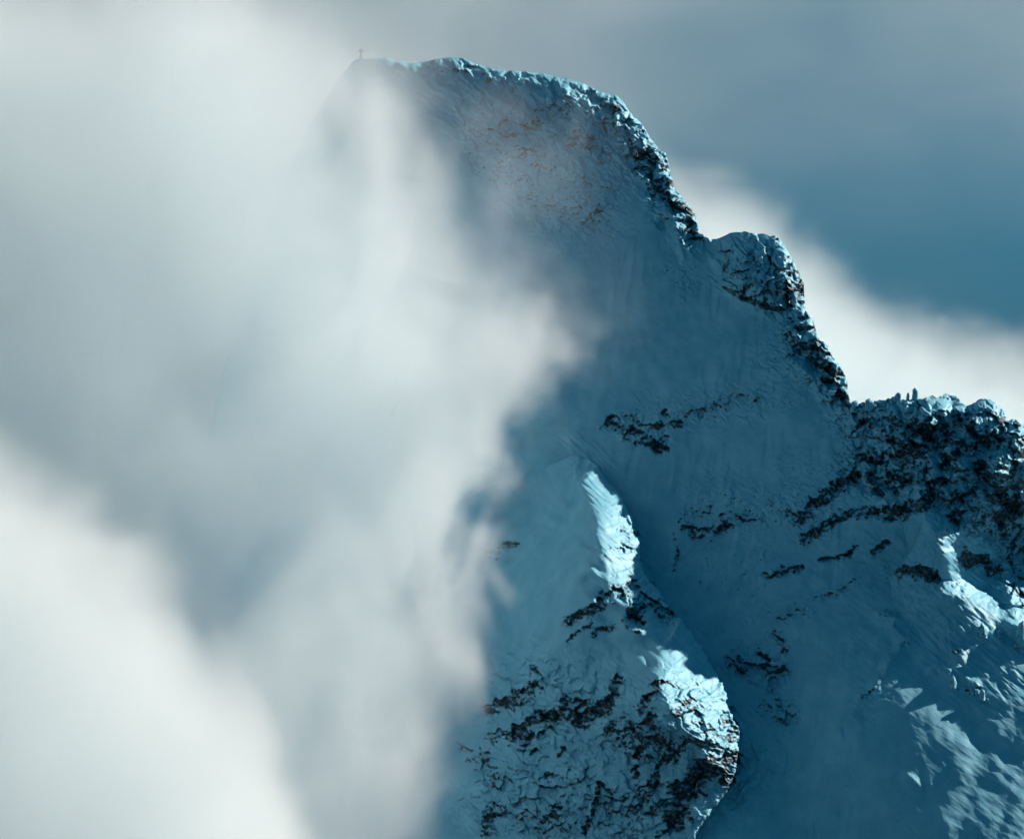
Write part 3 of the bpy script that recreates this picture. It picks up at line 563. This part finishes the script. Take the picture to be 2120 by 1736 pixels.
for k, (px, pb, pt, pw, ln, tp) in enumerate([(200, 330, 196, 118, 0, .7), (350, 330, 172, 104, .08, .8), (500, 300, 212, 120, 0, .6), (640, 250, 150, 110, .1, .6), (690, 250, 104, 90, .05, .7), (800, 230, 104, 46, 0, .5), (880, 230, 52, 72, 0, .85),
                                              (1860, 420, 290, 70, .1, .7), (1990, 500, 408, 130, 0, .6)]):
    (x, yb), (_, yt) = reg(8, [(px, pb), (px, pt)])
    i = int(np.searchsorted(XL, x)); spire('pinnacle', x, yb, yt, pw * .1819, float(hc[i]) - 6, 200 + k, .38, ln, tp)
for k, (px, pb, pt, pw, ln) in enumerate([(1545, 575, 500, 46, -.2), (1645, 625, 545, 50, -.2), (1770, 640, 490, 110, 0), (1380, 880, 800, 44, -.2), (1478, 930, 850, 60, -.1), (1540, 950, 880, 50, 0), (1110, 640, 570, 36, .2), (1420, 690, 650, 34, 0)]):
    (x, yb), (_, yt) = reg(6, [(px, pb), (px, pt)])
    spire('boulder', x, yb, yt, pw * .36, surf(min(x, 2128), (yb + yt) / 2) - 1, 300 + k, .35, ln, .4)

# ------------------------------------------------------------------ ground far below
me = bpy.data.meshes.new('ground')
n = 90; g = 60000.0
lin = np.sign(np.linspace(-1, 1, n)) * np.abs(np.linspace(-1, 1, n)) ** 2.2 * g
gx, gy = np.meshgrid(lin, lin)
gz = -640 + 90 * fbm(gx / 2600, gy / 2600, 4, 7) + 60 * fbm(gx / 700, gy / 700, 3, 8) * (np.hypot(gx, gy) < 9000)
vv = np.stack([gx, gy, gz], -1).reshape(-1, 3)
ff = [(j * n + i, j * n + i + 1, (j + 1) * n + i + 1, (j + 1) * n + i) for j in range(n - 1) for i in range(n - 1)]
me.from_pydata([tuple(p) for p in vv], [], ff); me.update(); me.polygons.foreach_set('use_smooth', np.ones(len(ff), bool))
me.materials.append(plain('valley_snow_and_forest', (.012, .022, .028), (.05, .08, .095), .004))
ground = bpy.data.objects.new('ground', me); col.objects.link(ground)
tag(ground, 'snow and forest covered valley floor far below the peak', 'ground', kind='structure')

# ------------------------------------------------------------------ summit cross
def beam(name, parent, mat, c, size, bev=.05):
    import bmesh
    bm = bmesh.new(); bmesh.ops.create_cube(bm, size=1)
    for v in bm.verts: v.co = Vector((c[0] + v.co.x * size[0], c[1] + v.co.y * size[1], c[2] + v.co.z * size[2]))
    bmesh.ops.bevel(bm, geom=bm.edges[:], offset=bev, segments=2, affect='EDGES')
    me = bpy.data.meshes.new(name); bm.to_mesh(me); bm.free(); me.materials.append(mat)
    o = bpy.data.objects.new(name, me); col.objects.link(o); o.parent = parent
    return o
M_WOOD = plain('weathered_wood', (.03, .025, .02), (.06, .05, .042), 2.0)
M_STONE = plain('cairn_stone', (.08, .08, .08), (.3, .3, .31), 1.5)
ix = int(np.searchsorted(XL, 747)); base = to_world(747, float(sky_y[ix]) + 2, float(hc[ix]) - 4)
cross = empty('summit_cross', tuple(base)); cross.rotation_euler = (0, 0, math.radians(8))
tag(cross, 'slender dark wooden cross standing on the misty summit', 'cross')
beam('upright', cross, M_WOOD, (0, 0, 2.9), (.62, .46, 6.6))
beam('crossbar', cross, M_WOOD, (0, -.03, 4.45), (3.5, .4, .56))
beam('plinth', cross, M_STONE, (0, 0, .1), (2.0, 1.8, 1.1), .2)
for a in (-1, 1):
    p0, p1 = Vector((a * 1.5, .2, .2)), Vector((a * .2, 0, 2.2)); d = p1 - p0
    b = beam('brace', cross, M_WOOD, (0, 0, 0), (.22, .22, d.length), .04)
    b.location = (p0 + p1) / 2; b.rotation_euler = d.to_track_quat('Z', 'Y').to_euler()

# ------------------------------------------------------------------ clouds: grids of density
def wp(px, py, y=0.0):
    """sketch point at depth y (metres behind the middle of the mountain) -> world x, z"""
    k = (DIST + y) / DIST
    return (px - 1060.0) * SC * k, (868.0 - py) * SC * k

class Fld:
    """arithmetic on geometry-node fields"""
    def __init__(s, nt, sock): s.nt, s.k = nt, sock
    def m(s, op, *a):
        n = s.nt.nodes.new('ShaderNodeMath'); n.operation = op
        for i, v in enumerate((s,) + a):
            if isinstance(v, Fld): s.nt.links.new(v.k, n.inputs[i])
            else: n.inputs[i].default_value = v
        return Fld(s.nt, n.outputs[0])
    def __add__(s, o): return s.m('ADD', o)
    __radd__ = __add__
    def __sub__(s, o): return s.m('SUBTRACT', o)
    def __rsub__(s, o): return (s * -1.0) + o
    def __mul__(s, o): return s.m('MULTIPLY', o)
    __rmul__ = __mul__
    def ss(s, a, b):
        n = s.nt.nodes.new('ShaderNodeMapRange'); n.interpolation_type = 'SMOOTHSTEP'
        s.nt.links.new(s.k, n.inputs[0])
        for i, v in ((1, a), (2, b)):
            if isinstance(v, Fld): s.nt.links.new(v.k, n.inputs[i])
            else: n.inputs[i].default_value = v
        return Fld(s.nt, n.outputs[0])
    def curve(s, pts):
        """piecewise smooth map through (in, out) points"""
        pts = sorted(pts); a, b = pts[0][0], pts[-1][0]; lo = min(p[1] for p in pts); hi = max(p[1] for p in pts); hi = hi if hi > lo else lo + 1
        t = (s - a) * (1.0 / (b - a))
        n = s.nt.nodes.new('ShaderNodeFloatCurve'); c = n.mapping.curves[0]
        q = [((p[0] - a) / (b - a), (p[1] - lo) / (hi - lo)) for p in pts]
        while len(c.points) < len(q): c.points.new(.5, .5)
        for cp, v in zip(c.points, q): cp.location = v; cp.handle_type = 'AUTO_CLAMPED'
        n.mapping.update(); s.nt.links.new(t.m('MINIMUM', 1.0).m('MAXIMUM', 0.0).k, n.inputs['Value'])
        return Fld(s.nt, n.outputs[0]) * (hi - lo) + lo

def cloud(name, label, box, vox, build, color, aniso, gain=1.0):
    ng = bpy.data.node_groups.new(name + '_density', 'GeometryNodeTree'); ng.is_modifier = True
    ng.interface.new_socket('Geometry', in_out='OUTPUT', socket_type='NodeSocketGeometry')
    go = ng.nodes.new('NodeGroupOutput'); vc = ng.nodes.new('GeometryNodeVolumeCube'); sm = ng.nodes.new('GeometryNodeSetMaterial')
    pos = ng.nodes.new('GeometryNodeInputPosition'); sep = ng.nodes.new('ShaderNodeSeparateXYZ')
    mid = [(a + b) / 2 for a, b in zip(*box)]; half = [(b - a) / 2 * 1.06 for a, b in zip(*box)]; turn = (math.radians(4), math.radians(5), math.radians(-6))
    vr = ng.nodes.new('ShaderNodeVectorRotate'); vr.rotation_type = 'EULER_XYZ'; vr.inputs['Rotation'].default_value = turn; ng.links.new(pos.outputs[0], vr.inputs['Vector'])
    ad = ng.nodes.new('ShaderNodeVectorMath'); ad.operation = 'ADD'; ad.inputs[1].default_value = mid; ng.links.new(vr.outputs[0], ad.inputs[0])
    ng.links.new(ad.outputs[0], sep.inputs[0])
    x, y, z = (Fld(ng, sep.outputs[i]) for i in range(3))
    def noise(scale, detail=3.0, rough=.55, stretch=(1, 1, 1), off=(0, 0, 0), dist=0.0):
        mp = ng.nodes.new('ShaderNodeVectorMath'); mp.operation = 'MULTIPLY_ADD'; ng.links.new(ad.outputs[0], mp.inputs[0])
        mp.inputs[1].default_value = tuple(1.0 / (scale * t) for t in stretch); mp.inputs[2].default_value = off
        n = ng.nodes.new('ShaderNodeTexNoise'); ng.links.new(mp.outputs[0], n.inputs['Vector']); n.inputs['Scale'].default_value = 1.0
        n.inputs['Detail'].default_value = detail; n.inputs['Roughness'].default_value = rough; n.inputs['Distortion'].default_value = dist
        return (Fld(ng, n.outputs[0]) - 0.5) * 2.0
    d = build(x, y, z, noise)
    ng.links.new((d.m('MAXIMUM', 0.0) * 100.0).k, vc.inputs['Density'])
    vc.inputs['Min'].default_value = [-h for h in half]; vc.inputs['Max'].default_value = half
    for i, a in enumerate('XYZ'): vc.inputs['Resolution ' + a].default_value = int((box[1][i] - box[0][i]) / vox)
    m, nt = new_mat(name + '_vapour')
    out = node(nt, 'ShaderNodeOutputMaterial'); pv = node(nt, 'ShaderNodeVolumePrincipled')
    pv.inputs['Color'].default_value = (*color, 1); pv.inputs['Density'].default_value = gain * .01; pv.inputs['Anisotropy'].default_value = aniso
    nt.links.new(pv.outputs[0], out.inputs['Volume'])
    sm.inputs['Material'].default_value = m
    ng.links.new(vc.outputs[0], sm.inputs['Geometry']); ng.links.new(sm.outputs[0], go.inputs[0])
    # the box the cloud fills
    (x0, y0, z0), (x1, y1, z1) = [-h for h in half], half
    me = bpy.data.meshes.new(name)
    me.from_pydata([(a, b, c) for a in (x0, x1) for b in (y0, y1) for c in (z0, z1)], [], [(0, 1, 3, 2), (4, 6, 7, 5), (0, 4, 5, 1), (2, 3, 7, 6), (0, 2, 6, 4), (1, 5, 7, 3)])
    me.materials.append(m)
    o = bpy.data.objects.new(name, me); col.objects.link(o); o.location = mid; o.rotation_euler = turn
    md = o.modifiers.new('density', 'NODES'); md.node_group = ng
    tag(o, label, 'cloud', kind='stuff')
    return o

VAP = (.92, .98, 1.0)
# bank of mist that hides the left of the mountain and laps over its face
def b_front(x, y, z, noise):
    edge = z.curve([wp(px, py, -20)[::-1] for px, py in [(780, -60), (900, 60), (985, 150), (1075, 250), (1105, 380), (1125, 500), (1160, 600), (1190, 690), (1165, 770), (1105, 850), (1080, 950), (1050, 1050), (1030, 1180), (1015, 1300), (1005, 1420), (995, 1530), (955, 1640), (925, 1740), (900, 1900)]])
    wid = z.curve([(wp(0, py)[1], v) for py, v in [(-60, 70), (150, 75), (400, 64), (600, 34), (800, 18), (1000, 13), (1300, 11), (1500, 18), (1736, 18), (1900, 18)]])
    warp = noise(75, 3, .55, stretch=(1, 2, 1)) * 34.0 + noise(34, 4, .62, off=(5, 3, 1), stretch=(1, 4, 1.5), dist=1.0) * 58.0 + noise(13, 3, .6, off=(2, 3, 8), stretch=(1, 6, 1.3)) * 22.0
    f = edge - x + warp
    lat = (f * (1.0 / 1.0)).m('DIVIDE', wid).ss(0.0, 1.6)
    front = (y + z * -0.55 + 215.0 + noise(80, 3, .5, off=(9, 1, 4)) * 30.0).ss(0.0, 50.0)
    top = z.curve([(-300, 1), (160, 1), (178, .85), (200, .45), (240, .1), (300, 0)])
    tex = (noise(90, 3, .55, off=(2, 2, 7), stretch=(1, 2, 1.2)) * 2.0 + noise(38, 5, .62, off=(6, 2, 7), stretch=(1, 4, 1.5), dist=1.0) * 3.0 + 1.1).m('MAXIMUM', 0.34)
    return lat * tex * 0.0108 * front * top
cloud('mist_bank', 'grey white mist bank covering the left flank of the peak', ((-320, -380, -240), (120, 190, 260)), 3.6, b_front, VAP, .5)

# thin shreds that drift off the bank across the face
def b_shred(x, y, z, noise):
    edge = z.curve([wp(px, py, -20)[::-1] for px, py in [(780, -60), (900, 60), (985, 150), (1075, 250), (1105, 380), (1125, 500), (1160, 600), (1190, 690), (1165, 770), (1105, 850), (1080, 950), (1050, 1050), (1030, 1180), (1015, 1300), (1005, 1420), (995, 1530), (955, 1640), (925, 1740), (900, 1900)]])
    shred = noise(58, 5, .62, off=(1, 8, 2), stretch=(1, 3, 1.6), dist=1.2).ss(-.12, .42)
    reach = z.curve([(-300, 14), (-40, 22), (20, 40), (90, 58), (150, 64), (200, 60), (300, 40)])
    thin = (edge + reach - x).ss(0.0, 70.0) * shred * 0.0042
    front = (y + z * -0.55 + 150.0 + noise(80, 3, .5, off=(9, 1, 4)) * 30.0).ss(0.0, 50.0)
    top = z.curve([(-300, 1), (160, 1), (178, .6), (197, .25), (225, 0), (300, 0)])
    return thin * front * top
cloud('drifting_mist', 'thin blue grey shreds of mist drifting across the face below the summit', ((-120, -300, -230), (150, 130, 240)), 3.6, b_shred, (.74, .90, 1.0), .4)

# brighter cloud billowing low on the left, nearer than the bank
def b_low(x, y, z, noise):
    edge = x.curve([wp(px, py, -500) for px, py in [(-400, 620), (-100, 800), (0, 880), (120, 960), (220, 1050), (330, 1130), (400, 1270), (470, 1350), (560, 1470), (620, 1620), (660, 1740), (700, 2000)]])
    warp = noise(55, 3, .6, off=(3, 1, 1)) * 16.0 + noise(24, 4, .62, off=(7, 7, 1), stretch=(1, 3, 1), dist=.4) * 30.0 + noise(9, 2, .6, off=(7, 2, 1), stretch=(1, 5, 1)) * 9.0
    f = edge - z + warp
    sl = (y + 575.0 + noise(60, 2, .5, off=(4, 4, 4)) * 25.0).ss(0.0, 60.0) * (-430.0 - y).ss(0.0, 60.0)
    return f.ss(-4.0, 40.0) * sl * 0.028
cloud('low_cloud', 'brightest white cloud billowing at the lower left in front of the mist', ((-260, -600, -220), (-30, -420, 50)), 3.2, b_low, VAP, .2)

# sunlit cloud pouring down behind the right ridge
YB = 330
def b_back(x, y, z, noise):
    edge = x.curve([wp(px, py, YB) for px, py in [(600, 60), (900, 90), (1150, 150), (1300, 220), (1400, 310), (1480, 330), (1580, 390), (1650, 470), (1750, 550), (1850, 610), (1950, 640), (2060, 660), (2200, 690), (2600, 800)]])
    warp = noise(85, 3, .55, off=(2, 5, 3)) * 22.0 + noise(32, 4, .62, off=(1, 7, 3), stretch=(1.3, 4, 1), dist=.4) * 32.0
    f = edge - z + warp
    amt = x.curve([(wp(px, 0, YB)[0], v) for px, v in [(600, .0), (1000, .08), (1250, .25), (1400, .8), (1500, 1), (2600, 1)]])
    sl = (y - 240.0).ss(0.0, 60.0) * (470.0 - y).ss(0.0, 70.0)
    fade = (x + 155.0).ss(0.0, 120.0)
    return f.ss(-6.0, 62.0) * sl * amt * fade * 0.016
cloud('ridge_cloud', 'white sunlit cloud pouring down behind the jagged right ridge', ((-160, 235, -140), (420, 475, 260)), 4.5, b_back, VAP, .5)

# thin high veil behind the summit, thickest at the upper left
def b_veil(x, y, z, noise):
    left = x.curve([(wp(px, 0, 800)[0], v) for px, v in [(-700, 1.3), (0, 1.15), (350, .9), (700, .75), (1100, .55), (1500, .32), (1900, .23), (2300, .20), (3000, .14)]])
    band = (z + x * -0.06 + noise(160, 3, .5, off=(6, 2, 2), stretch=(2, 2, 1)) * 60.0)
    tex = (noise(230, 3, .55, off=(3, 9, 2), stretch=(1.8, 1.5, 1)) * 1.6 + noise(90, 4, .6, off=(3, 1, 5), stretch=(1.8, 3, 1), dist=.6) * 0.9 + 1.0).m('MAXIMUM', .15)
    hi = z.curve([(-400, .6), (0, .2), (90, .2), (150, .38), (240, .85), (320, 1.0), (430, .8), (520, 0)])
    sl = (y - 600.0).ss(0.0, 80.0) * (1000.0 - y).ss(0.0, 80.0)
    return left * tex * hi * sl * 0.0060
cloud('high_veil', 'pale thin cloud veil behind the summit, whitest at the upper left', ((-640, 600, -400), (640, 1000, 520)), 9.0, b_veil, VAP, .5)
